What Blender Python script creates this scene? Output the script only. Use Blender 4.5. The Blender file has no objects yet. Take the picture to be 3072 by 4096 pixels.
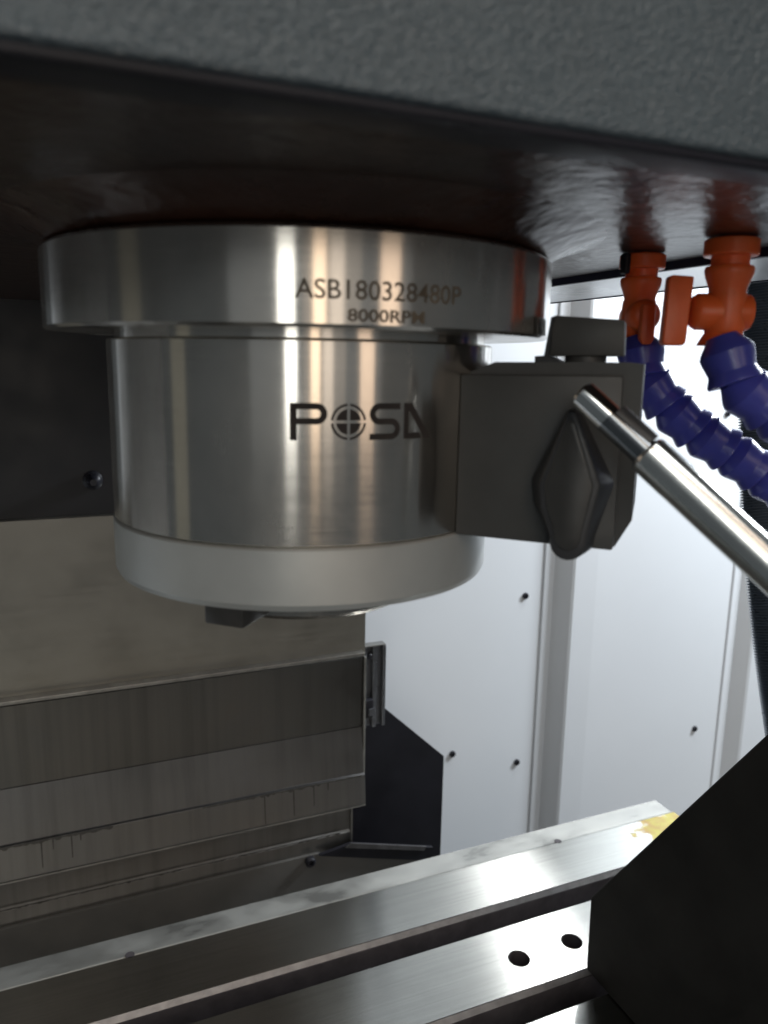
import bpy, bmesh, math, random
from mathutils import Vector, Matrix
random.seed(7)
S = bpy.context.scene
COL = S.collection
R = math.radians

# ---------------------------------------------------------------- camera
cd = bpy.data.cameras.new('camera'); cam = bpy.data.objects.new('camera', cd); COL.objects.link(cam)
cr = Vector((0.9210, -0.3892, 0.0181)); cu = Vector((0.0577, 0.1824, 0.9815)); cf = Vector((0.3853, 0.9029, -0.1905))
m = Matrix(((cr.x, cu.x, -cf.x, -0.0939), (cr.y, cu.y, -cf.y, -0.3052), (cr.z, cu.z, -cf.z, 0.0), (0, 0, 0, 1)))
cam.matrix_world = m
cd.sensor_fit = 'VERTICAL'; cd.sensor_height = 36.0; cd.sensor_width = 27.0
cd.lens = 3093.7 / 4096 * 36.0
cd.clip_start = 0.01; cd.clip_end = 50
cd.dof.use_dof = True; cd.dof.focus_distance = 0.45; cd.dof.aperture_fstop = 12.5
S.camera = cam
# ---------------------------------------------------------------- world (dim workshop air, indoors)
w = bpy.data.worlds.new('World'); S.world = w; w.use_nodes = True
bg = w.node_tree.nodes['Background']; bg.inputs[0].default_value = (0.82, 0.93, 1.0, 1); bg.inputs[1].default_value = 0.085
S.view_settings.view_transform = 'Standard'; S.view_settings.look = 'None'
S.view_settings.gamma = 1.0; S.view_settings.exposure = 0.0; S.view_settings.use_curve_mapping = False

# ---------------------------------------------------------------- lamps
def area(name, loc, target, sx, sy, power, col):
    l = bpy.data.lights.new(name, 'AREA'); l.shape = 'RECTANGLE'; l.size = sx; l.size_y = sy
    l.energy = power; l.color = col
    o = bpy.data.objects.new(name, l); COL.objects.link(o); o.location = loc
    d = Vector(target) - Vector(loc)
    o.rotation_euler = d.to_track_quat('-Z', 'Y').to_euler()
    return o
# the machine's own work lamp, high up at the back right behind the head
area('enclosure_work_lamp', (1.45, 0.22, 0.50), (0.95, 0.66, -0.25), 0.25, 0.30, 24.5, (0.87, 0.935, 1.0))
area('enclosure_work_lamp', (0.75, 0.53, 0.34), (0.56, 0.0, -0.16), 0.05, 0.30, 4.6, (0.96, 0.98, 1.0))  # split off from the work lamp to draw the table streak, turned from the wall
# workshop lights seen through the open door behind the photographer
def shop(name, ang, dist, width, height, zc, power, col):
    a = R(ang); area(name, (dist*math.cos(a), dist*math.sin(a), zc), (0, 0, -0.05), width, height, power, col)
shop('workshop_tube_lamp', -114.0, 1.6, 0.20, 1.7, 0.60, 5.0, (0.98, 0.99, 0.95))
shop('workshop_warm_lamp', -101.0, 1.6, 0.16, 1.7, 0.60, 2.3, (1.0, 0.76, 0.54))
shop('workshop_warm_lamp', -94.0, 1.6, 0.17, 1.7, 0.60, 1.0, (1.0, 0.86, 0.72))
shop('workshop_warm_lamp', -72.5, 1.6, 0.26, 1.7, 0.60, 2.5, (1.0, 0.75, 0.55))
shop('side_fill_lamp', -178.0, 1.2, 0.20, 1.0, 0.10, 0.075, (1.0, 0.92, 0.66))  # added lamp, makes the olive strip mirrored at the spindle's left
shop('warm_fill_lamp', -96.0, 1.9, 0.85, 1.7, 0.60, 1.3, (1.0, 0.85, 0.70))  # added warm fill, lifts the steel between the mirrored strips
# added broad dim fill lamp, a grey backdrop for the steel to mirror
shop('backdrop_fill_lamp', -100.0, 2.6, 4.2, 2.4, 0.80, 4.8, (0.88, 0.95, 1.0))
# high ceiling light of the workshop behind the photographer
area('workshop_ceiling_lamp', (0.35, -1.5, 1.9), (0.1, 0, -0.1), 1.2, 0.25, 6.0, (0.97, 0.99, 1.0))

# ---------------------------------------------------------------- materials
def mat(name):
    m = bpy.data.materials.new(name); m.use_nodes = True
    nt = m.node_tree
    return m, nt, nt.nodes['Principled BSDF']
def N(nt, t, **kw):
    n = nt.nodes.new(t)
    for k, v in kw.items():
        if k.startswith('i_'): n.inputs[k[2:]].default_value = v
        else: setattr(n, k, v)
    return n
def ramp(nt, fac, stops):
    r = nt.nodes.new('ShaderNodeValToRGB'); nt.links.new(fac, r.inputs[0])
    e = r.color_ramp.elements
    e[0].position, e[0].color = stops[0][0], stops[0][1]
    e[1].position, e[1].color = stops[-1][0], stops[-1][1]
    for p, c in stops[1:-1]:
        x = e.new(p); x.color = c
    return r.outputs[0]
def g(v, a=1): return (v, v, v, 1)
def coords(nt, scale=(1, 1, 1)):
    t = nt.nodes.new('ShaderNodeNewGeometry'); mp = nt.nodes.new('ShaderNodeMapping')
    nt.links.new(t.outputs['Position'], mp.inputs[0]); mp.inputs['Scale'].default_value = scale
    return mp.outputs[0]
def noise(nt, scale, detail=3, stretch=(1, 1, 1), rough=0.55):
    n = nt.nodes.new('ShaderNodeTexNoise'); n.inputs['Scale'].default_value = scale
    n.inputs['Detail'].default_value = detail; n.inputs['Roughness'].default_value = rough
    nt.links.new(coords(nt, stretch), n.inputs['Vector'])
    return n.outputs['Fac']
def bump(nt, b, fac, strength, dist):
    n = nt.nodes.new('ShaderNodeBump'); n.inputs['Strength'].default_value = strength; n.inputs['Distance'].default_value = dist
    nt.links.new(fac, n.inputs['Height']); nt.links.new(n.outputs[0], b.inputs['Normal']); return n
def mapr(nt, fac, a, b_, lo=0.0, hi=1.0):
    n = nt.nodes.new('ShaderNodeMapRange'); nt.links.new(fac, n.inputs[0])
    n.inputs[1].default_value = lo; n.inputs[2].default_value = hi; n.inputs[3].default_value = a; n.inputs[4].default_value = b_
    return n.outputs[0]

def paint(name, col, rough=0.45, var=0.06, nscale=30, bstr=0.0, bscale=300, bdist=0.0005, metal=0.0, spec=0.5):
    m, nt, b = mat(name)
    f = noise(nt, nscale, 4)
    c0 = tuple(max(0, c*(1-var)) for c in col)+(1,); c1 = tuple(min(1, c*(1+var)) for c in col)+(1,)
    nt.links.new(ramp(nt, f, [(0.3, c0), (0.7, c1)]), b.inputs['Base Color'])
    nt.links.new(mapr(nt, noise(nt, nscale*2.3, 4), rough*0.85, rough*1.15, .3, .7), b.inputs['Roughness'])
    b.inputs['Metallic'].default_value = metal
    b.inputs['Specular IOR Level'].default_value = spec
    if bstr: bump(nt, b, noise(nt, bscale, 2), bstr, bdist)
    return m

def steel(name, col, rough, aniso=0.0, tangent=None, grain=(1, 1, 1), gscale=400, gvar=0.10, smudge=0.25, bstr=0.05, turned=False, rot=0.0, haze=0.0):
    m, nt, b = mat(name)
    b.inputs['Metallic'].default_value = 1.0
    gf = noise(nt, gscale, 3, grain)
    sf = noise(nt, 14, 5, (1, 1, 1), 0.6)
    mix = nt.nodes.new('ShaderNodeMath'); mix.operation = 'MULTIPLY_ADD'
    nt.links.new(gf, mix.inputs[0]); mix.inputs[1].default_value = gvar*2; 
    nt.links.new(mapr(nt, sf, 1-gvar-smudge*.5, 1-gvar+smudge*.5, .3, .7), mix.inputs[2])
    mc = nt.nodes.new('ShaderNodeMix'); mc.data_type = 'RGBA'; mc.blend_type = 'MULTIPLY'; mc.inputs[0].default_value = 1.0
    mc.inputs[6].default_value = col+(1,)
    nt.links.new(mix.outputs[0], mc.inputs[7]); nt.links.new(mc.outputs[2], b.inputs['Base Color'])
    rr = nt.nodes.new('ShaderNodeMath'); rr.operation = 'MULTIPLY_ADD'
    nt.links.new(gf, rr.inputs[0]); rr.inputs[1].default_value = rough*.5
    nt.links.new(mapr(nt, sf, rough*.6, rough*.95, .3, .7), rr.inputs[2]); nt.links.new(rr.outputs[0], b.inputs['Roughness'])
    if aniso:
        b.inputs['Anisotropic'].default_value = aniso; b.inputs['Anisotropic Rotation'].default_value = rot
        if turned:
            geo = nt.nodes.new('ShaderNodeNewGeometry'); vm = nt.nodes.new('ShaderNodeVectorMath'); vm.operation = 'CROSS_PRODUCT'
            nt.links.new(geo.outputs['Normal'], vm.inputs[0]); vm.inputs[1].default_value = (0, 0, 1)
            nt.links.new(vm.outputs[0], b.inputs['Tangent'])
        else:
            cx = nt.nodes.new('ShaderNodeCombineXYZ')
            for k in range(3): cx.inputs[k].default_value = tangent[k]
            nt.links.new(cx.outputs[0], b.inputs['Tangent'])
    if bstr: bump(nt, b, gf, bstr, 0.0002)
    if haze:
        b2 = nt.nodes.new('ShaderNodeBsdfPrincipled'); b2.inputs['Metallic'].default_value = 1.0; b2.inputs['Roughness'].default_value = 0.5
        nt.links.new(mc.outputs[2], b2.inputs['Base Color'])
        ms = nt.nodes.new('ShaderNodeMixShader'); nt.links.new(mapr(nt, noise(nt, 30, 5, (1, 1, .35), .65), haze*.3, haze*1.8, .32, .68), ms.inputs[0])
        out = nt.nodes['Material Output']
        nt.links.new(b.outputs[0], ms.inputs[1]); nt.links.new(b2.outputs[0], ms.inputs[2]); nt.links.new(ms.outputs[0], out.inputs['Surface'])
    return m

M = {}
M['spindle_steel'] = steel('turned_steel', (0.61, 0.575, 0.525), 0.16, 0.85, grain=(1, 1, 40), gscale=60, gvar=0.10, smudge=0.28, bstr=0.02, turned=True, rot=0.25, haze=0.17)
M['ring'] = paint('satin_aluminium_ring', (0.62, 0.63, 0.61), 0.40, 0.12, 18, metal=0.65)
M['nose'] = steel('ground_nose_steel', (0.45, 0.42, 0.38), 0.22)
M['key'] = paint('black_oxide_key', (0.09, 0.085, 0.08), 0.35, 0.2, 80, metal=0.6)
M['mark'] = paint('laser_marking', (0.042, 0.036, 0.034), 0.7, 0.15, 90, spec=0.15)
M['mark_soft'] = paint('worn_laser_marking', (0.150, 0.120, 0.088), 0.6, 0.35, 160, spec=0.2)
M['table'] = None
M['lip'] = None
# table: ground cast iron, grinding lines along X
def table_mat(name, col, rough, aniso, stain):
    m, nt, b = mat(name); b.inputs['Metallic'].default_value = 1.0
    gf = noise(nt, 60, 3, (0.12, 9, 9)); sf = noise(nt, 9, 5, (1, 1, 1), .6)
    base = ramp(nt, gf, [(0.3, tuple(c*.9 for c in col)+(1,)), (0.7, tuple(min(1, c*1.06) for c in col)+(1,))])
    # grease stain near the right end of the rear land
    geo = nt.nodes.new('ShaderNodeNewGeometry'); sub = nt.nodes.new('ShaderNodeVectorMath'); sub.operation = 'SUBTRACT'
    nt.links.new(geo.outputs['Position'], sub.inputs[0]); sub.inputs[1].default_value = (0.548, 0.292, -0.518)
    sc = nt.nodes.new('ShaderNodeVectorMath'); sc.operation = 'MULTIPLY'; nt.links.new(sub.outputs[0], sc.inputs[0]); sc.inputs[1].default_value = (1/0.062, 1/0.040, 0)
    ln = nt.nodes.new('ShaderNodeVectorMath'); ln.operation = 'LENGTH'; nt.links.new(sc.outputs[0], ln.inputs[0])
    ad = nt.nodes.new('ShaderNodeMath'); ad.operation = 'ADD'; nt.links.new(ln.outputs['Value'], ad.inputs[0])
    nt.links.new(mapr(nt, noise(nt, 45, 4), -.35, .35, .25, .75), ad.inputs[1])
    msk = mapr(nt, ad.outputs[0], 1.0, 0.0, 0.85, 1.0)
    stc = ramp(nt, noise(nt, 60, 4), [(0.38, (0.42, 0.36, 0.06, 1)), (0.66, (0.36, 0.22, 0.06, 1))])
    mx = nt.nodes.new('ShaderNodeMix'); mx.data_type = 'RGBA'; nt.links.new(msk, mx.inputs[0]); nt.links.new(base, mx.inputs[6]); nt.links.new(stc, mx.inputs[7])
    nt.links.new(mx.outputs[2], b.inputs['Base Color'])
    inv = mapr(nt, msk, 1.0, 0.1); nt.links.new(inv, b.inputs['Metallic'])
    nt.links.new(mapr(nt, sf, rough*.8, rough*1.2, .3, .7), b.inputs['Roughness'])
    b.inputs['Anisotropic'].default_value = aniso; b.inputs['Anisotropic Rotation'].default_value = 0.25
    cx = nt.nodes.new('ShaderNodeCombineXYZ'); cx.inputs[0].default_value = 1.0; nt.links.new(cx.outputs[0], b.inputs['Tangent'])
    bump(nt, b, noise(nt, 60, 2, (0.15, 30, 30)), 0.12, 0.0003)
    return m
M['table'] = table_mat('ground_table_iron', (0.50, 0.50, 0.47), 0.22, 1.0, True)
def lip_mat():
    m, nt, b = mat('scuffed_rail_metal')
    f = noise(nt, 22, 6, (0.7, 1.6, 1), .62)
    nt.links.new(ramp(nt, f, [(0.40, (0.34, 0.34, 0.32, 1)), (0.44, (0.43, 0.43, 0.405, 1)), (0.8, (0.50, 0.50, 0.47, 1))]), b.inputs['Base Color'])
    b.inputs['Metallic'].default_value = 0.8
    nt.links.new(mapr(nt, f, 0.34, 0.55, .4, .6), b.inputs['Roughness']); return m
M['lip'] = lip_mat()
M['slot'] = paint('dark_slot_iron', (0.085, 0.075, 0.08), 0.5, 0.25, 60, metal=0.3)  # slots, holes and notches, darker than the ground top
M['slot_chamfer'] = paint('milled_slot_edge', (0.30, 0.29, 0.29), 0.42, 0.2, 90, metal=0.8)
M['white'] = paint('white_enamel_sheet', (0.77, 0.80, 0.83), 0.38, 0.015, 6)
M['screw'] = paint('black_screw', (0.018, 0.018, 0.024), 0.35, 0.2, 400)
# head
def head_front():
    m, nt, b = mat('textured_grey_paint')
    f = noise(nt, 1300, 2, (1, 1, 1), .5); f2 = noise(nt, 420, 2)
    nt.links.new(ramp(nt, noise(nt, 20, 4), [(0.3, (0.078, 0.104, 0.122, 1)), (0.7, (0.104, 0.136, 0.158, 1))]), b.inputs['Base Color'])
    b.inputs['Roughness'].default_value = 0.25; b.inputs['Specular IOR Level'].default_value = 1.0
    ad = nt.nodes.new('ShaderNodeMath'); ad.operation = 'ADD'; nt.links.new(f, ad.inputs[0]); nt.links.new(mapr(nt, f2, 0, .45), ad.inputs[1])
    bump(nt, b, ad.outputs[0], 1.0, 0.0009); return m
M['head_front'] = head_front()
def head_under():
    m, nt, b = mat('glossy_black_paint')
    nt.links.new(ramp(nt, noise(nt, 40, 4), [(0.3, (0.020, 0.0095, 0.0065, 1)), (0.7, (0.038, 0.018, 0.0115, 1))]), b.inputs['Base Color'])  # brownish reflection is put into the black's base colour
    b.inputs['Roughness'].default_value = 0.29; b.inputs['Specular IOR Level'].default_value = 0.42
    bump(nt, b, noise(nt, 75, 4, (1, 1, 1), .6), 0.42, 0.003); return m
M['head_under'] = head_under()
M['plate'] = steel('brushed_plate', (0.62, 0.63, 0.64), 0.30, grain=(30, 0.6, 1), gscale=40, gvar=0.07, smudge=0.12, bstr=0.04)
M['plate_edge'] = paint('dark_blue_edge', (0.020, 0.020, 0.045), 0.5, 0.1, 80)
M['boss'] = paint('brown_reflection_boss', (0.046, 0.018, 0.011), 0.29, 0.35, 30, bstr=0.42, bscale=75, bdist=0.003, spec=0.42)  # red-brown reflection around the flange is put into the colour
# covers
M['column'] = paint('dark_column_paint', (0.013, 0.013, 0.016), 0.45, 0.15, 12)
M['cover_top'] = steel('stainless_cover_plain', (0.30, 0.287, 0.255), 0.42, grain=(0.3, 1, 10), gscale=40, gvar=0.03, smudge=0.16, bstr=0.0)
def cover_mat(name, col, rough, drip_z=None):
    m, nt, b = mat(name); b.inputs['Metallic'].default_value = 1.0
    st = noise(nt, 30, 4, (3.0, 1, 0.06), .6); sm = noise(nt, 12, 5)
    base = ramp(nt, st, [(0.30, tuple(c*.86 for c in col)+(1,)), (0.50, col+(1,)), (0.72, tuple(c*1.08 for c in col)+(1,))])
    nt.links.new(base, b.inputs['Base Color'])
    nt.links.new(mapr(nt, sm, rough*.8, rough*1.25, .3, .7), b.inputs['Roughness']); return m
M['cover'] = cover_mat('streaked_stainless', (0.118, 0.118, 0.117), 0.33)  # upper band, its dark reflection is put into the base colour
M['cover_mid'] = cover_mat('streaked_stainless_lighter', (0.165, 0.165, 0.165), 0.36)  # same stainless, lighter reflected band is put into the base colour
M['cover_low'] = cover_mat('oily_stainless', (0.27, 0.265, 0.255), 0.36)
M['apron'] = paint('oily_grey_sheet', (0.16, 0.155, 0.145), 0.42, 0.12, 14, metal=0.4)
M['grime'] = paint('coolant_grime', (0.045, 0.042, 0.038), 0.5, 0.3, 200)
M['edge_bright'] = paint('bright_sheet_edge', (0.30, 0.295, 0.28), 0.38, 0.2, 60, metal=0.9)
M['black_sheet'] = paint('black_sheet', (0.011, 0.011, 0.016), 0.5, 0.3, 18, spec=0.3)
M['worn_black'] = paint('worn_black_ledge', (0.075, 0.073, 0.075), 0.4, 0.4, 60)
M['extrusion'] = paint('anodised_rail', (0.16, 0.165, 0.18), 0.32, 0.15, 60, metal=0.85)
M['mag'] = paint('grey_hammered_enamel', (0.066, 0.066, 0.064), 0.48, 0.14, 40, bstr=0.12, bscale=500, bdist=0.0003)
M['mag_dark'] = paint('black_plastic_knob', (0.036, 0.037, 0.040), 0.42, 0.1, 90)
M['mag_edge'] = paint('worn_grey_knob', (0.040, 0.040, 0.039), 0.45, 0.12, 120)
M['chrome'] = steel('polished_rod', (0.80, 0.80, 0.77), 0.20, gvar=0.03, smudge=0.12, bstr=0.0)
M['chrome_tip'] = steel('bright_rod_tip', (0.80, 0.80, 0.78), 0.10, gvar=0.02, smudge=0.08, bstr=0.0)
M['rod_dark'] = steel('dark_reflection_rod', (0.26, 0.27, 0.28), 0.16, gvar=0.03, smudge=0.2, bstr=0.0)  # dark reflection on this stretch of rod is put into the colour
def plastic(name, col, rough, sss=0.0):
    m, nt, b = mat(name)
    nt.links.new(ramp(nt, noise(nt, 60, 3), [(0.3, tuple(c*.9 for c in col)+(1,)), (0.7, tuple(c*1.1 for c in col)+(1,))]), b.inputs['Base Color'])
    b.inputs['Roughness'].default_value = rough
    if sss:
        b.inputs['Subsurface Weight'].default_value = sss; b.inputs['Subsurface Radius'].default_value = (0.004, 0.0015, 0.001)
        b.inputs['Subsurface Scale'].default_value = 1.0
    return m
M['orange'] = plastic('orange_plastic', (0.88, 0.15, 0.034), 0.38, 0.3)
M['blue'] = plastic('blue_plastic', (0.060, 0.066, 0.36), 0.28, 0.2)
M['conduit'] = paint('dark_conduit', (0.15, 0.18, 0.22), 0.30, 0.1, 60, metal=0.35, spec=0.9)
M['block'] = paint('matt_black_block', (0.019, 0.0175, 0.0155), 0.55, 0.35, 16, spec=0.25)

# ---------------------------------------------------------------- mesh helpers
WL = {}     # world offset of each parent
def obj(name, bm, material, parent=None, smooth=None, kind=None):
    off = WL.get(parent.name, Vector()) if parent else Vector()
    me = bpy.data.meshes.new(name)
    if off.length: bmesh.ops.translate(bm, verts=bm.verts, vec=-off)
    bm.normal_update(); bm.to_mesh(me); bm.free()
    o = bpy.data.objects.new(name, me); COL.objects.link(o)
    me.materials.append(M[material])
    if smooth is not None:
        for p in me.polygons: p.use_smooth = True
        try: me.set_sharp_from_angle(angle=R(smooth))
        except Exception: pass
    if parent: o.parent = parent; WL[o.name] = off
    else: WL[o.name] = Vector()
    if kind: o['kind'] = kind
    return o
def thing(name, label, cat, loc=(0, 0, 0), group=None):
    o = bpy.data.objects.new(name, None); COL.objects.link(o); o.location = loc
    o.empty_display_size = 0.02
    o['label'] = label; o['category'] = cat
    if group: o['group'] = group
    WL[o.name] = Vector(loc); return o
def tag(o, label, cat, group=None):
    o['label'] = label; o['category'] = cat
    if group: o['group'] = group
    return o
def bevel(bm, w, seg=2, angle=25):
    es = [e for e in bm.edges if len(e.link_faces) == 2 and e.calc_face_angle(0) > R(angle)]
    if w > 0: bmesh.ops.bevel(bm, geom=es, offset=w, offset_type='OFFSET', segments=seg, profile=0.5, affect='EDGES', clamp_overlap=True)
    return bm
def box(x0, x1, y0, y1, z0, z1, bv=0.0, seg=2):
    bm = bmesh.new(); bmesh.ops.create_cube(bm, size=1)
    for v in bm.verts:
        v.co = Vector((x0 if v.co.x < 0 else x1, y0 if v.co.y < 0 else y1, z0 if v.co.z < 0 else z1))
    return bevel(bm, bv, seg) if bv else bm
def prism(poly, to3, t0, t1, bv=0.0, seg=2):
    """poly of 2-D points, to3(a,b,t) -> Vector; extruded from t0 to t1"""
    bm = bmesh.new()
    a = [bm.verts.new(to3(p[0], p[1], t0)) for p in poly]; b = [bm.verts.new(to3(p[0], p[1], t1)) for p in poly]
    bm.faces.new(a); bm.faces.new(list(reversed(b)))
    n = len(poly)
    for i in range(n): bm.faces.new((a[i], b[i], b[(i+1) % n], a[(i+1) % n]))
    bmesh.ops.recalc_face_normals(bm, faces=bm.faces)
    return bevel(bm, bv, seg) if bv else bm
def lathe(prof, seg=64, base=(0, 0, 0), axis=(0, 0, 1), cap=True):
    """prof of (radius, height along axis)"""
    bm = bmesh.new(); ax = Vector(axis).normalized()
    q = Vector((0, 0, 1)).rotation_difference(ax); B = Vector(base)
    rings = []
    for r, h in prof:
        rings.append([bm.verts.new(B + q @ Vector((r*math.cos(2*math.pi*i/seg), r*math.sin(2*math.pi*i/seg), h))) for i in range(seg)])
    for k in range(len(rings)-1):
        for i in range(seg):
            j = (i+1) % seg; bm.faces.new((rings[k][i], rings[k][j], rings[k+1][j], rings[k+1][i]))
    if cap:
        bm.faces.new(list(reversed(rings[0]))); bm.faces.new(rings[-1])
    bmesh.ops.recalc_face_normals(bm, faces=bm.faces)
    return bm
def catmull(pts, n):
    P = [Vector(p) for p in pts]; P = [P[0]*2-P[1]] + P + [P[-1]*2-P[-2]]
    out = []
    for i in range(1, len(P)-2):
        for k in range(n):
            t = k/n; a, b, c, d = P[i-1], P[i], P[i+1], P[i+2]
            out.append(0.5*((2*b)+(c-a)*t+(2*a-5*b+4*c-d)*t*t+(3*b-a-3*c+d)*t**3))
    out.append(P[-2]); return out
def resample(pts, step):
    out = [pts[0].copy()]; acc = 0
    for a, b in zip(pts, pts[1:]):
        L = (b-a).length; d = step-acc
        while d <= L:
            out.append(a+(b-a)*(d/L)); d += step
        acc = (acc+L) % step
    return out
def sweep(pts, rads, seg=20, cap=True):
    bm = bmesh.new(); rings = []; up = Vector((0.3, -0.8, 0.2))
    for i, p in enumerate(pts):
        t = (pts[min(i+1, len(pts)-1)]-pts[max(i-1, 0)]).normalized()
        a = t.cross(up).normalized(); b = a.cross(t)
        rings.append([bm.verts.new(p+(a*math.cos(2*math.pi*k/seg)+b*math.sin(2*math.pi*k/seg))*rads[i]) for k in range(seg)])
    for k in range(len(rings)-1):
        for i in range(seg):
            j = (i+1) % seg; bm.faces.new((rings[k][i], rings[k][j], rings[k+1][j], rings[k+1][i]))
    if cap: bm.faces.new(list(reversed(rings[0]))); bm.faces.new(rings[-1])
    bmesh.ops.recalc_face_normals(bm, faces=bm.faces); return bm

# ================================================================ SETTING
TZ = -0.518      # table top
o = obj('chip_tray_floor', box(-0.9, 1.6, -0.2, 0.70, -0.97, -0.95), 'cover_low', kind='structure')

# white sheet-metal enclosure wall: three panels, each folded forward at its left edge
wall = thing('enclosure_wall', 'white enamelled sheet metal wall with vertical folded seams behind the spindle', 'wall', (0.6, 0.68, -0.95))
def zx(a, b, t): return Vector((a, t, b))
def xy(a, b, t): return Vector((a, b, t))
obj('wall_panel', box(-0.05, 0.601, 0.680, 0.683, -0.95, 0.60), 'white', wall)
obj('wall_panel', prism([(0.6185, 0.6815), (0.640, 0.6570), (0.644, 0.6552), (0.685, 0.6535), (0.977, 0.6535), (0.977, 0.6565), (0.685, 0.6565), (0.645, 0.6585), (0.622, 0.6835)], xy, -0.95, 0.60), 'white', wall)
obj('wall_panel', prism([(0.9935, 0.6550), (1.013, 0.6320), (1.017, 0.6300), (1.055, 0.628), (1.60, 0.628), (1.60, 0.631), (1.055, 0.631), (1.018, 0.6335), (0.997, 0.6575)], xy, -0.95, 0.60), 'white', wall)
obj('seam_strip', box(0.6015, 0.6200, 0.6770, 0.6835, -0.95, 0.60, 0.0015), 'white', wall)
obj('seam_strip', box(0.9775, 0.9950, 0.6505, 0.6570, -0.95, 0.60, 0.0015), 'white', wall)
def screw_mesh():
    bm = lathe([(0.0052, 0), (0.0052, 0.0022), (0.0046, 0.0034), (0.0024, 0.0038), (0.0024, 0.0014), (0.0001, 0.0014)], 20, (0, 0, 0), (0, -1, 0))
    me = bpy.data.meshes.new('screw'); bm.to_mesh(me); bm.free(); me.materials.append(M['screw'])
    for p in me.polygons: p.use_smooth = True
    me.set_sharp_from_angle(angle=R(35)); return me
SM = screw_mesh()
def screw(x, y, z, parent, s=1.0):
    q = bpy.data.objects.new('screw', SM); COL.objects.link(q); q.parent = parent; q.location = Vector((x, y, z))-WL[parent.name]; q.scale = (s, s, s)
screw(0.5696, 0.680, -0.3559, wall); screw(0.5704, 0.680, -0.6395, wall); screw(0.4502, 0.680, -0.6016, wall)
screw(0.9235, 0.6535, -0.6310, wall); screw(0.9255, 0.6535, -0.0735, wall)

side = thing('enclosure_side_wall', 'white enamelled side wall of the enclosure, mirrored in the left of the spindle', 'wall', (-0.5, 0.3, -0.95))
obj('wall_panel', box(-0.505, -0.500, 0.05, 0.345, -0.95, 0.60, 0.001), 'white', side)
obj('wall_panel', box(-0.505, -0.500, 0.352, 0.675, -0.95, 0.60, 0.001), 'white', side)

# ================================================================ COLUMN AND WAY COVERS
colm = thing('column_cover', 'dark blue black sheet cover of the machine column left of the spindle', 'cover', (-0.2, 0.44, -0.144))
obj('cover_sheet', box(-0.27, 0.185, 0.440, 0.470, -0.1435, 0.50, 0.001), 'column', colm)
obj('edge_tab', box(-0.0865, -0.0795, 0.4365, 0.4398, -0.1475, -0.1415), 'column', colm)
bm = lathe([(0.0088, 0), (0.0088, 0.003), (0.0064, 0.0045), (0.0064, 0.010), (0.0045, 0.012), (0.0030, 0.016)], 24, (-0.0652, 0.440, -0.1105), (0, -1, 0))
obj('bolt', bm, 'screw', colm, 35)

cov = thing('way_cover', 'stepped stainless way cover with coolant streaks behind the table', 'way cover', (-0.2, 0.43, -0.56))
def yz(a, b, t): return Vector((t, a, b))
obj('upper_panel', box(-0.49, 0.2008, 0.430, 0.4385, -0.3108, -0.1422, 0.0008), 'cover_top', cov)
# middle telescopic stage with a folded rim; lower sheet tilted to mirror lighter surroundings
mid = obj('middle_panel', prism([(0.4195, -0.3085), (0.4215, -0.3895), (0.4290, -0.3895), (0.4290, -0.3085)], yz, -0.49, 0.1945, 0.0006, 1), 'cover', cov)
mid2 = obj('tilted_panel', prism([(0.4208, -0.3890), (0.4125, -0.4395), (0.4098, -0.4405), (0.4068, -0.4735), (0.4290, -0.4735), (0.4290, -0.3898), (0.4222, -0.3898)], yz, -0.49, 0.1945, 0.0004, 1), 'cover_mid', cov)
obj('rim', box(-0.49, 0.1965, 0.4195, 0.4300, -0.3083, -0.3045, 0.0006), 'edge_bright', mid)
obj('rim', box(0.1947, 0.1972, 0.4170, 0.4310, -0.4735, -0.3086, 0.0005), 'edge_bright', mid)
obj('rim', box(-0.49, 0.1940, 0.4058, 0.4285, -0.4752, -0.4737), 'edge_bright', mid2)
# dried coolant run-off under the fold
bm = bmesh.new()
def runoff(bm, x0, x1, z, y, amp, thick):
    n = int((x1-x0)/0.003); top = []; bot = []
    for i in range(n+1):
        x = x0+(x1-x0)*i/n; k = random.random()
        top.append(bm.verts.new((x, y, z+thick*.4*random.random()))); bot.append(bm.verts.new((x, y, z-thick*(0.4+0.6*k)-(amp*random.random()**6))))
    for i in range(n): bm.faces.new((top[i], top[i+1], bot[i+1], bot[i]))
runoff(bm, -0.30, -0.065, -0.4405, 0.4095, 0.004, 0.0022)
runoff(bm, 0.02, 0.19, -0.4405, 0.4095, 0.003, 0.0018)
for x, l in ((-0.128, .026), (-0.118, .010), (-0.102, .022), (-0.094, .007), (0.083, .030), (0.114, .028), (0.136, .022), (0.152, .008)):
    wv = 0.0006+0.0005*random.random()
    ya, yb = 0.4094, 0.4094-l*0.10
    vs = [bm.verts.new((x-wv, ya, -0.4415)), bm.verts.new((x+wv, ya, -0.4415)), bm.verts.new((x+wv*.6, yb, -0.4415-l)), bm.verts.new((x-wv*.6, yb, -0.4415-l))]
    bm.faces.new(vs)
bmesh.ops.recalc_face_normals(bm, faces=bm.faces)
obj('grime_line', bm, 'grime', mid2)
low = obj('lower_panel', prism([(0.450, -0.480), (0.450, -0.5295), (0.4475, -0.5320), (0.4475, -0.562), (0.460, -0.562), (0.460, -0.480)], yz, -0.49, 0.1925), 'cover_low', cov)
obj('rim', box(0.1927, 0.1948, 0.4465, 0.4605, -0.5600, -0.4760), 'edge_bright', low)
bm = bmesh.new(); runoff(bm, -0.45, 0.18, -0.5300, 0.4470, 0.001, 0.0012); bmesh.ops.recalc_face_normals(bm, faces=bm.faces)
obj('grime_line', bm, 'grime', low)
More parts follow.
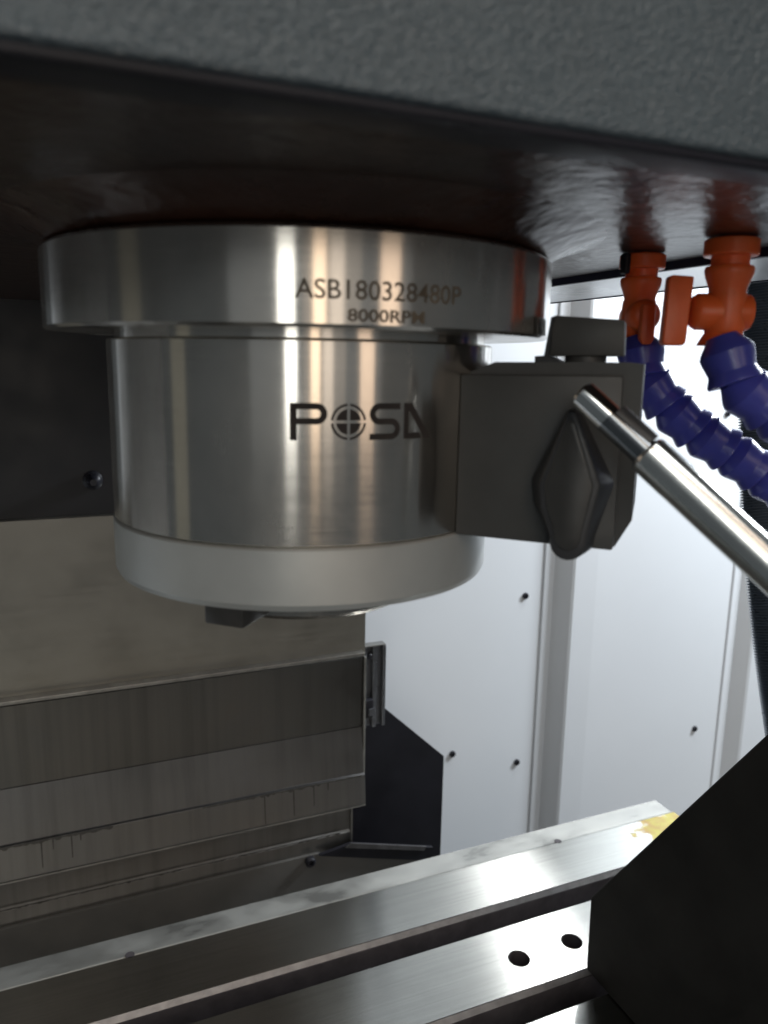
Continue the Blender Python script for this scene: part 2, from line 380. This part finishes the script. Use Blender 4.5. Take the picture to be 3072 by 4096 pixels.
# sloping apron below the covers
ap = tag(obj('saddle_apron', prism([(-0.49, -0.5490), (0.150, -0.5478), (0.278, -0.5865), (0.300, -0.600), (0.300, -0.93), (-0.49, -0.93)], zx, 0.4436, 0.4474), 'apron'),
         'dull grey steel apron sheet between the way cover and the table rail', 'sheet')
bm = lathe([(0.0060, 0), (0.0060, 0.005), (0.0045, 0.0065), (0.0028, 0.0066), (0.0028, 0.002), (0.0001, 0.002)], 24, (0.1425, 0.4436, -0.5535), (0, -1, 0))
obj('bolt', bm, 'screw', ap, 35)
# black side sheet with its tapering arm
bs = thing('side_guard_sheet', 'black guard sheet with a cut corner beside the way cover', 'guard sheet', (0.27, 0.5, -0.93))
obj('sheet', prism([(0.17, -0.332), (0.2542, -0.4121), (0.3390, -0.4929), (0.3390, -0.93), (0.17, -0.93)], zx, 0.500, 0.503), 'black_sheet', bs)
arm = obj('arm', prism([(0.152, -0.5475), (0.190, -0.5420), (0.296, -0.5730), (0.296, -0.5885), (0.2795, -0.5860)], zx, 0.4390, 0.4434), 'black_sheet', bs)
obj('ledge', prism([(0.190, -0.5398), (0.2860, -0.5680), (0.283, -0.5725), (0.183, -0.5440)], zx, 0.4370, 0.4388), 'worn_black', arm)
# aluminium limit rail
ex = thing('limit_rail', 'small grooved aluminium rail upright at the corner of the way cover', 'rail', (0.228, 0.47, -0.42))
obj('back_plate', box(0.2150, 0.2420, 0.4735, 0.4765, -0.4180, -0.3190, 0.0008), 'extrusion', ex)
for x0, x1 in ((0.2150, 0.2185), (0.2255, 0.2305), (0.2380, 0.2420)):
    obj('rib', box(x0, x1, 0.4675, 0.4733, -0.4180, -0.3195, 0.0008), 'extrusion', ex)
obj('end_cap', box(0.2145, 0.2410, 0.4665, 0.4775, -0.3186, -0.3170, 0.0004), 'edge_bright', ex)
bm = lathe([(0.0035, 0), (0.0035, 0.005), (0.0028, 0.0058)], 16, (0.2222, 0.4733, -0.3310), (0, -1, 0)); obj('bolt', bm, 'screw', ex, 35)
obj('trip_dog', box(0.2060, 0.2240, 0.4600, 0.4673, -0.4020, -0.3800, 0.001), 'black_sheet', ex)
obj('trip_dog', box(0.2180, 0.2255, 0.4585, 0.4672, -0.3990, -0.3900, 0.0006), 'extrusion', ex)

# ================================================================ TABLE
tb = thing('machine_table', 'ground steel machine table with dark T slots running across the foreground', 'table', (0.0, 0.1, TZ-0.08))
s = [(0.2618, 0.2377), (0.1617, 0.1377), (0.0617, 0.0377)]
X0, X1 = -0.45, 0.556
edges = [(0.3250, 0.2618), (0.2377, 0.1617), (0.1377, 0.0617), (0.0377, -0.10)]
def land(ya, yb):
    c = 0.0032
    return [(ya, TZ-0.034), (ya, TZ-0.0004) , (ya-0.0003, TZ), (yb+0.0003, TZ), (yb, TZ-0.0004), (yb, TZ-0.034)]
holes = {1: [(0.2584, 0.1961), (0.3148, 0.1961)]}
for i, (ya, yb) in enumerate(edges):
    ca = 0.0030 if i > 0 else 0.0     # near side of the slot behind
    cb = 0.0030 if i < 3 else 0.0     # far side of the slot in front
    bm = prism([(ya, TZ-0.036), (ya, TZ-ca-0.0002), (ya-ca-0.0002, TZ), (yb+cb+0.0002, TZ), (yb+cb+0.0002, TZ-0.0003), (yb+cb, TZ-0.036)], yz, X0, X1)
    lo = obj('table_land', bm, 'table', tb)
    if i in holes:
        bm2 = bmesh.new()
        for hx, hy in holes[i]:
            r = lathe([(0.0098, -0.03), (0.0098, 0.01)], 40, (hx, hy, TZ)); me = bpy.data.meshes.new('t'); r.to_mesh(me); r.free(); bm2.from_mesh(me)
        bmesh.ops.translate(bm2, verts=bm2.verts, vec=-WL[tb.name])
        me = bpy.data.meshes.new('cut'); bm2.to_mesh(me); bm2.free(); me.materials.append(M['slot'])
        cu_ = bpy.data.objects.new('cut', me); COL.objects.link(cu_); cu_.parent = tb
        md = lo.modifiers.new('b', 'BOOLEAN'); md.object = cu_; md.operation = 'DIFFERENCE'; md.solver = 'EXACT'
        bpy.context.view_layer.update()
        ev = lo.evaluated_get(bpy.context.evaluated_depsgraph_get()); nm = bpy.data.meshes.new_from_object(ev)
        lo.modifiers.clear(); lo.data = nm; bpy.data.objects.remove(cu_)
        for hx, hy in holes[i]:
            obj('hole_rim', lathe([(0.0098, -0.024), (0.00975, -0.0015), (0.0099, -0.0009)], 40, (hx, hy, TZ), cap=False), 'slot', tb, 30)
            obj('hole_floor', lathe([(0.0097, -0.026), (0.0097, -0.024)], 40, (hx, hy, TZ)), 'slot', tb)
    if i < 3:  # the milled far edge of each slot, and its wall
        obj('slot_edge', prism([(yb+cb-0.0002, TZ-0.0004), (yb, TZ-0.0052), (yb+cb-0.0002, TZ-0.0060)], yz, X0, X1-0.0005), 'slot_chamfer', tb)
        obj('slot_wall', box(X0, X1-0.0005, yb-0.0002, yb+cb-0.0004, TZ-0.036, TZ-0.0060), 'slot', tb)
obj('slot_bed', box(X0, X1-0.001, -0.10, 0.3250, TZ-0.08, TZ-0.0362), 'slot', tb)
rail = obj('rear_rail', box(X0, 0.5545, 0.3266, 0.3543, TZ-0.06, TZ-0.0006, 0.0006, 1), 'lip', tb)
for x in (0.393, -0.060):
    obj('drain_notch', lathe([(0.0040, 0), (0.0040, 0.0004)], 20, (x, 0.3275, TZ-0.0004)), 'slot', rail)

# black block standing on the table at the right
blk = tag(obj('angle_block', prism([(0.1635, TZ+0.0005), (0.1650, -0.4480), (0.0131, -0.2233), (-0.075, -0.0925), (-0.075, TZ+0.0005)], yz, 0.306, 0.366, 0.0016, 2), 'block'),
          'matt black angle block with a slanted edge standing on the table', 'angle block')

# ================================================================ SPINDLE HEAD
HZ = 0.046
hd = thing('milling_machine', 'dark grey textured machine head casting with glossy black underside at the top', 'machine head', (0.0, 0.1, HZ))
obj('casting', box(-0.70, 0.165, -0.1655, 0.4395, HZ, 0.40, 0.0035, 4), 'head_under', hd, 40)
obj('front_cover', box(-0.70, 0.30, -0.1720, -0.1660, HZ-0.0013, 0.42, 0.0016, 3), 'head_front', hd, 40)
obj('edge_band', box(-0.70, 0.30, -0.1716, -0.1600, HZ-0.0036, HZ-0.0014, 0.0009, 3), 'black_sheet', hd, 40)
sp = obj('side_plate', box(0.168, 0.2495, -0.160, 0.4390, HZ-0.0008, HZ+0.0012), 'plate', hd)
obj('plate_edge', box(0.2496, 0.2512, -0.160, 0.4390, HZ-0.0014, HZ+0.004), 'plate_edge', sp)
obj('plate_edge', box(0.1652, 0.1678, -0.160, 0.4390, HZ-0.003, HZ+0.004), 'plate_edge', sp)
obj('boss', lathe([(0.119, 0.0092), (0.1145, 0.0084), (0.108, 0.0066), (0.102, 0.0042), (0.098, 0.0022), (0.0950, 0.0006), (0.0930, 0.0)], 160, (0, 0, 0.0376)), 'boss', hd, 60)

# ================================================================ SPINDLE
spn = thing('spindle', 'turned steel spindle cartridge with wide flange and aluminium nose ring', 'spindle', (0, 0, -0.0945))
RF, RB = 0.0960, 0.0750
fl = obj('flange', lathe([(0.060, 0.0370), (RF-0.0012, 0.0370), (RF, 0.0358), (RF, 0.0102), (RF-0.0010, 0.0092), (0.060, 0.0092)], 256), 'spindle_steel', spn, 30)
bd = obj('body', lathe([(RB-0.0030, 0.0092), (RB-0.0030, 0.0070), (RB-0.0006, 0.0066), (RB, 0.0060), (RB, -0.0590), (RB-0.0006, -0.0596), (0.05, -0.0596)], 256, cap=False), 'spindle_steel', spn, 30)
rg = obj('nose_ring', lathe([(0.05, -0.0599), (RB-0.0004, -0.0599), (RB+0.0003, -0.0606), (RB+0.0003, -0.0790), (RB-0.0008, -0.0812), (RB-0.003, -0.0816), (0.03, -0.0816)], 256, cap=False), 'ring', spn, 25)
ns = obj('spindle_nose', lathe([(0.0445, -0.0816), (0.0445, -0.0930), (0.0432, -0.0945), (0.023, -0.0945), (0.012, -0.050), (0.0001, -0.050)], 160, cap=False), 'nose', spn, 30)

# ---- wrapped markings -------------------------------------------------
def wrap(bm, Rad, ang0, z0, lift, name, material, parent):
    """flat marking (x along arc, y up, metres) bent onto the cylinder"""
    xs = [v.co.x for v in bm.verts]; x = min(xs)+0.0012
    while x < max(xs):
        bmesh.ops.bisect_plane(bm, geom=bm.verts[:]+bm.edges[:]+bm.faces[:], plane_co=(x, 0, 0), plane_no=(1, 0, 0)); x += 0.0012
    for v in bm.verts:
        a = R(ang0)+v.co.x/Rad; h = z0+v.co.y
        v.co = Vector(((Rad+lift)*math.cos(a), (Rad+lift)*math.sin(a), h))
    bm.normal_update()
    for f in bm.faces:
        c = f.calc_center_median()
        if f.normal.x*c.x+f.normal.y*c.y < 0: f.normal_flip()
    return obj(name, bm, material, parent)
def text_bm(txt, width, height, bold=0.0):
    cv = bpy.data.curves.new('t', 'FONT'); cv.body = txt; cv.offset = bold; cv.resolution_u = 4
    to = bpy.data.objects.new('t', cv); COL.objects.link(to); bpy.context.view_layer.update()
    me = bpy.data.meshes.new_from_object(to.evaluated_get(bpy.context.evaluated_depsgraph_get()))
    bm = bmesh.new(); bm.from_mesh(me); bpy.data.objects.remove(to)
    bmesh.ops.remove_doubles(bm, verts=bm.verts, dist=1e-5)
    x0 = min(v.co.x for v in bm.verts); x1 = max(v.co.x for v in bm.verts); y0 = min(v.co.y for v in bm.verts); y1 = max(v.co.y for v in bm.verts)
    for v in bm.verts: v.co = Vector(((v.co.x-x0)/(x1-x0)*width, (v.co.y-y0)/(y1-y0)*height, 0))
    return bm
arc = lambda Rad, a0, a1: Rad*R(a1-a0)
wrap(text_bm('ASB180328480P', arc(RF, -108.6, -78.0), 0.0054, 0.008), RF, -108.6, 0.0170, 0.00006, 'serial_number', 'mark_soft', fl)
wrap(text_bm('8000RPM', arc(RF, -99.8, -85.7), 0.0036, 0.022), RF, -99.8, 0.0110, 0.00006, 'speed_marking', 'mark_soft', fl)
# logo: letters drawn as strokes
def strip(bm, pts, wd, flat=False):
    L = []; n = len(pts)
    for i in range(n):
        a = Vector(pts[max(i-1, 0)]); b = Vector(pts[min(i+1, n-1)]); t = (b-a).normalized(); nn = Vector((-t.y, t.x))
        p = Vector(pts[i]); L.append((bm.verts.new((p.x+nn.x*wd/2, p.y+nn.y*wd/2, 0)), bm.verts.new((p.x-nn.x*wd/2, p.y-nn.y*wd/2, 0))))
    for (a, b), (c, d) in zip(L, L[1:]): bm.faces.new((a, b, d, c))
def arcp(cx, cy, r, a0, a1, n=14): return [(cx+r*math.cos(R(a0+(a1-a0)*i/n)), cy+r*math.sin(R(a0+(a1-a0)*i/n))) for i in range(n+1)]
def polyf(bm, pts): bm.faces.new([bm.verts.new((p[0], p[1], 0)) for p in pts])
k = 0.001; H = 11.7
bm = bmesh.new()
wv, wh = 2.2, 2.0
# P
polyf(bm, [(0, 0), (wv, 0), (wv, 5.0), (0, 5.0)]); polyf(bm, [(0, 5.0), (wv, 5.0), (wv, H), (0, H)])
rP = (H-5.0-wh)/2
strip(bm, [(wv, H-wh/2), (8.2, H-wh/2)]+arcp(8.4, 5.0+wh/2+rP, rP, 90, -90)+[(8.2, 5.0+wh/2), (wv, 5.0+wh/2)], wh)
# roundel: four quadrants, each an outer arc and an inner pie
ox, oy, orad = 18.6, H/2, 5.75
for q in range(4):
    def quad(r, r2, gap=0.42):
        a = math.degrees(math.asin(gap/r)); b_ = math.degrees(math.asin(gap/r2)) if r2 > 0 else 0
        A = arcp(0, 0, r, 90*q+a, 90*q+90-a, 12)
        if r2 > 0: A += list(reversed(arcp(0, 0, r2, 90*q+b_, 90*q+90-b_, 12)))
        else:
            c = R(90*q+45); A += [(gap*1.414*math.cos(c), gap*1.414*math.sin(c))]
        return [(ox+p[0], oy+p[1]) for p in A]
    polyf(bm, quad(orad, 4.95)); polyf(bm, quad(4.05, 0))
# S
rS = (H-wh)/4; sx = 25.6; sw = 11.0
strip(bm, [(sx+sw, H-wh/2), (sx+wh/2+rS, H-wh/2)]+arcp(sx+wh/2+rS, H-wh/2-rS, rS, 90, 270)+arcp(sx+sw-wh/2-rS, H/2-rS, rS, 90, -90)+[(sx, wh/2)], wh)
# A
ax_ = 38.0
polyf(bm, [(ax_, 0), (ax_+1.9, 0), (ax_+1.9, H), (ax_, H)])
polyf(bm, [(ax_+1.95, H), (ax_+3.1, H), (ax_+11.4, 0), (ax_+8.4, 0), (ax_+1.95, 9.2)])
polyf(bm, [(ax_+1.95, 0), (ax_+7.6, 0), (ax_+6.4, 2.0), (ax_+1.95, 2.0)])
for v in bm.verts: v.co *= k
wrap(bm, RB, -110.5, -0.0247, 0.00005, 'maker_logo', 'mark', bd)

# drive key under the nose
def keyspace():
    a = R(-134); er = Vector((math.cos(a), math.sin(a), 0)); et = Vector((-math.sin(a), math.cos(a), 0))
    return er, et
er, et = keyspace()
obj('drive_key', prism([(-0.0070, -0.0817), (0.0088, -0.0817), (0.0088, -0.0918), (-0.0070, -0.0918)], lambda a, b, t: er*t+et*a+Vector((0, 0, b)), 0.0447, 0.0640, 0.0010, 2), 'key', spn, 40)

# ================================================================ MAGNETIC BASE
E1 = Vector((0.7431, -0.6675, 0)); N1 = Vector((-0.671, -0.7429, 0)).normalized(); A1 = Vector((0.0364, -0.0663, 0))
def B(u, v, wz): return A1+E1*u*k+N1*wz*k+Vector((0, 0, v*k))        # block frame in mm: right, up, towards camera
mb = thing('magnetic_base_stand', 'grey magnetic indicator base clinging to the spindle with switch knob and bright rod', 'magnetic stand', tuple(B(28, -61, -25)))
bm = prism([(-0.5, -60.4), (54.3, -61.2), (59.3, -51.5), (59.2, 0.9), (55, 1.3), (10, 0.7), (-0.5, -3.6)], lambda a, b, t: B(a, b, t), -50, -7, 0.0)
mbody = obj('body', bm, 'mag', mb)
bm = prism([(-0.5, -60.3), (54.0, -61.1), (54.2, -55), (53.2, -3.0), (-0.5, -3.7)], lambda a, b, t: B(a, b, t), -6.9, 0.0, 0.0008, 2)
obj('front_plate', bm, 'mag', mbody, 40)
# upper clamp with its neck
cl = obj('clamp_block', prism([(27.2, 3.1), (52.3, 3.4), (51.8, 15.4), (28.3, 16.9)], lambda a, b, t: B(a, b, t), -32, -15, 0.0006, 2), 'mag', mb, 40)
obj('clamp_wedge', prism([(22.0, 0.9), (22.0, 3.0), (25.2, 3.2), (26.9, 16.3), (28.2, 16.8), (27.1, 3.0), (32, 0.9)], lambda a, b, t: B(a, b, t), -33, -17, 0.0), 'mag_dark', cl)
obj('neck', lathe([(0.0072, 0.0), (0.0072, 0.0035)], 32, B(39, 0.4, -24)), 'mag', cl, 30)
# rotary switch knob: kite with rounded foot
prof = [(39.5, -13.5), (41.6, -15.0), (48.2, -38.0), (46.0, -52.0)]
foot = [(40.2+5.6*math.cos(R(a)), -57.6+5.8*math.sin(R(a))) for a in range(10, -191, -20)]
prof = [(39.0, -13.6), (40.4, -14.2), (49.4, -37.6), (49.2, -39.6)]+foot+[(30.6, -46.0), (29.8, -38.0), (37.6, -14.2)]
def loft(outs):
    bm = bmesh.new(); rings = [[bm.verts.new(B(u, v, t)) for u, v in o_] for o_, t in outs]; n = len(rings[0])
    for a, b_ in zip(rings, rings[1:]):
        for i in range(n): bm.faces.new((a[i], a[(i+1) % n], b_[(i+1) % n], b_[i]))
    bm.faces.new(list(reversed(rings[0]))); bm.faces.new(rings[-1])
    bmesh.ops.recalc_face_normals(bm, faces=bm.faces); return bm
def scl(o_, sx, sy, cx=39.5, cy=-38.0): return [((u-cx)*sx+cx, (v-cy)*sy+cy) for u, v in o_]
kn = obj('switch_knob', bevel(loft([(scl(prof, 1.36, 1.0), 0.3), (scl(prof, 1.36, 1.0), 3.0), (scl(prof, 0.98, 0.985, 39.2), 12.0)]), 0.0009, 2), 'mag_dark', mb, 40)
obj('knob_face', bevel(loft([(scl(prof, 0.80, 0.86, 39.2), 12.02), (scl(prof, 0.76, 0.84, 39.2), 12.7)]), 0.0003, 1), 'mag_edge', kn, 40)
# rod with a stepped end
p0 = B(43.4, -10.4, 17.2); p1 = B(62.0, -24.9, 23.2); p2 = Vector((0.0988, -0.1651, -0.0670))
d1 = (p2-p1).normalized(); p0 = p1-d1*0.0265
rod = obj('rod', sweep([p1, p1+d1*0.0009, p1+(p2-p1)*.5, p2+d1*0.02], [0.0052, 0.0061, 0.0062, 0.0063], 48), 'chrome', mb, 30)
obj('rod_tip', sweep([p0, p0+d1*0.0010, p0+d1*0.0118], [0.0036, 0.0045, 0.0045], 40), 'chrome_tip', rod, 30)
obj('rod_tip_dark', sweep([p0+d1*0.0119, p0+d1*0.0264], [0.0043, 0.0044], 40), 'rod_dark', rod, 30)  # second half of the tip, coloured as its dark reflection
obj('rod_clamp', sweep([p0+d1*0.013+Vector((0.0012, 0, 0.0016)), p0+d1*0.0262+Vector((0.0012, 0, 0.0016))], [0.0042, 0.0042], 32), 'mag_dark', rod, 30)

# ================================================================ COOLANT HOSES
def seg_mesh(rs, pitch):
    pr = [(5.2, -1.5), (6.0, -0.5), (8.6, 2.2), (9.4, 3.6), (9.3, 5.0), (8.3, 8.8), (8.4, 9.6), (9.5, 11.8), (9.6, 12.6), (9.0, 12.9), (6.0, 13.0)]
    bm = lathe([(r*rs, h*pitch/13.0) for r, h in pr], 40)
    me = bpy.data.meshes.new('hose_segment'); bm.to_mesh(me); bm.free(); me.materials.append(M['blue'])
    for p in me.polygons: p.use_smooth = True
    me.set_sharp_from_angle(angle=R(24)); return me
def hose(root, ctrl, rs, pitch):
    me = seg_mesh(rs, pitch); pts = resample(catmull(ctrl, 40), pitch)
    for a, b in zip(pts, pts[1:]):
        q = bpy.data.objects.new('hose_segment', me); COL.objects.link(q); q.parent = root
        q.rotation_euler = Vector((0, 0, 1)).rotation_difference((b-a).normalized()).to_euler(); q.location = a-WL[root.name]
def valve(root, top, sc, hdir, handle_edge):
    """orange shut-off valve hanging from top; hdir = direction of the tap stem"""
    T = Vector(top); s_ = sc
    prof = [(8.6, 0), (9.4, -0.6), (9.4, -5.4), (9.0, -6.0), (6.6, -6.2), (6.6, -9.2), (8.1, -9.6), (8.5, -10.6), (8.3, -12.4), (6.6, -17.0), (6.4, -19.0)]
    bd_ = obj('valve_body', lathe([(r*s_, h*s_) for r, h in prof], 48, T), 'orange', root, 30)
    obj('valve_outlet', lathe([(6.8*s_, -19.0*s_), (7.2*s_, -24*s_), (7.2*s_, -31*s_), (6.6*s_, -33*s_), (7.8*s_, -35*s_), (9.0*s_, -37.5*s_)], 48, T), 'orange', bd_, 35)
    hd_ = Vector(hdir).normalized(); c = T+Vector((0, 0, -25.5*s_))
    obj('tap_barrel', lathe([(6.2*s_, -8.2*s_), (6.5*s_, -7.6*s_), (6.5*s_, 10.5*s_), (5.6*s_, 12.0*s_), (4.0*s_, 13.0*s_)], 40, c, hd_), 'orange', bd_, 35)
    side = hd_.cross(Vector((0, 0, 1))).normalized()
    return bd_, hd_, c, side
lh = thing('coolant_hose', 'blue segmented coolant hose with orange valve nearer the spindle', 'hose', (0.1343, -0.0385, 0.0455), 'coolant hoses under the head')
vb, hdv, c, side = valve(lh, (0.1343, -0.0385, 0.0455), 0.00098, (-0.45, -0.89, 0), True)
hb = prism([(-2.6, 4), (2.6, 4), (2.8, -9.5), (1.6, -11.8), (-1.6, -11.8), (-2.8, -9.5)], lambda a, b, t: c+side*a*k+Vector((0, 0, b*k))+hdv*t*k, 12.4, 17.5, 0.0008, 2)
obj('tap_handle', hb, 'orange', vb, 40)
obj('pipe_plug', box(0.1228, 0.1258, -0.042, -0.038, 0.037, 0.0452, 0.0010), 'black_sheet', lh)
hose(lh, [(0.1310, -0.0440, 0.0105), (0.1300, -0.0455, 0.0020), (0.1338, -0.0495, -0.0080), (0.1418, -0.0551, -0.0178), (0.1517, -0.0613, -0.0270), (0.1640, -0.0685, -0.0352), (0.1750, -0.0750, -0.0436), (0.1870, -0.0823, -0.0530), (0.199, -0.09, -0.062)], 0.00101, 0.0155)
rh = thing('coolant_hose', 'blue segmented coolant hose with orange valve at the right edge, handle turned sideways', 'hose', (0.1335, -0.0858, 0.0455), 'coolant hoses under the head')
vb, hdv, c, side = valve(rh, (0.1335, -0.0858, 0.0455), 0.00100, (-0.921, 0.389, 0), False)
hb = prism([(13.2, 12.2), (21.0, 12.6), (22.2, 11.6), (22.8, -11.0), (22.0, -12.2), (15.2, -12.2), (14.2, -11.2)], lambda a, b, t: c+hdv*a*k+Vector((0, 0, b*k))+side*t*k, -2.4, 2.4, 0.0010, 3)
obj('tap_handle', hb, 'orange', vb, 40)
hose(rh, [(0.1284, -0.0910, 0.0095), (0.1277, -0.0920, 0.0035), (0.1318, -0.0960, -0.0055), (0.1395, -0.1005, -0.0125), (0.1480, -0.1050, -0.0195), (0.1580, -0.111, -0.027)], 0.00100, 0.0160)

# ================================================================ CONDUIT
path = resample(catmull([(0.386, 0.135, 0.16), (0.3791, 0.1177, 0.0743), (0.3735, 0.103, -0.0391), (0.3695, 0.0790, -0.1438), (0.3734, 0.0514, -0.2517), (0.3830, 0.030, -0.34)], 60), 0.00050)
rads = [0.0140+0.0014*math.sin(2*math.pi*(i % 4)/4.0+0.4) for i in range(len(path))]
tag(obj('conduit', sweep(path, rads, 28), 'conduit', None, 60), 'dark ribbed metal conduit hanging at the right edge', 'conduit')
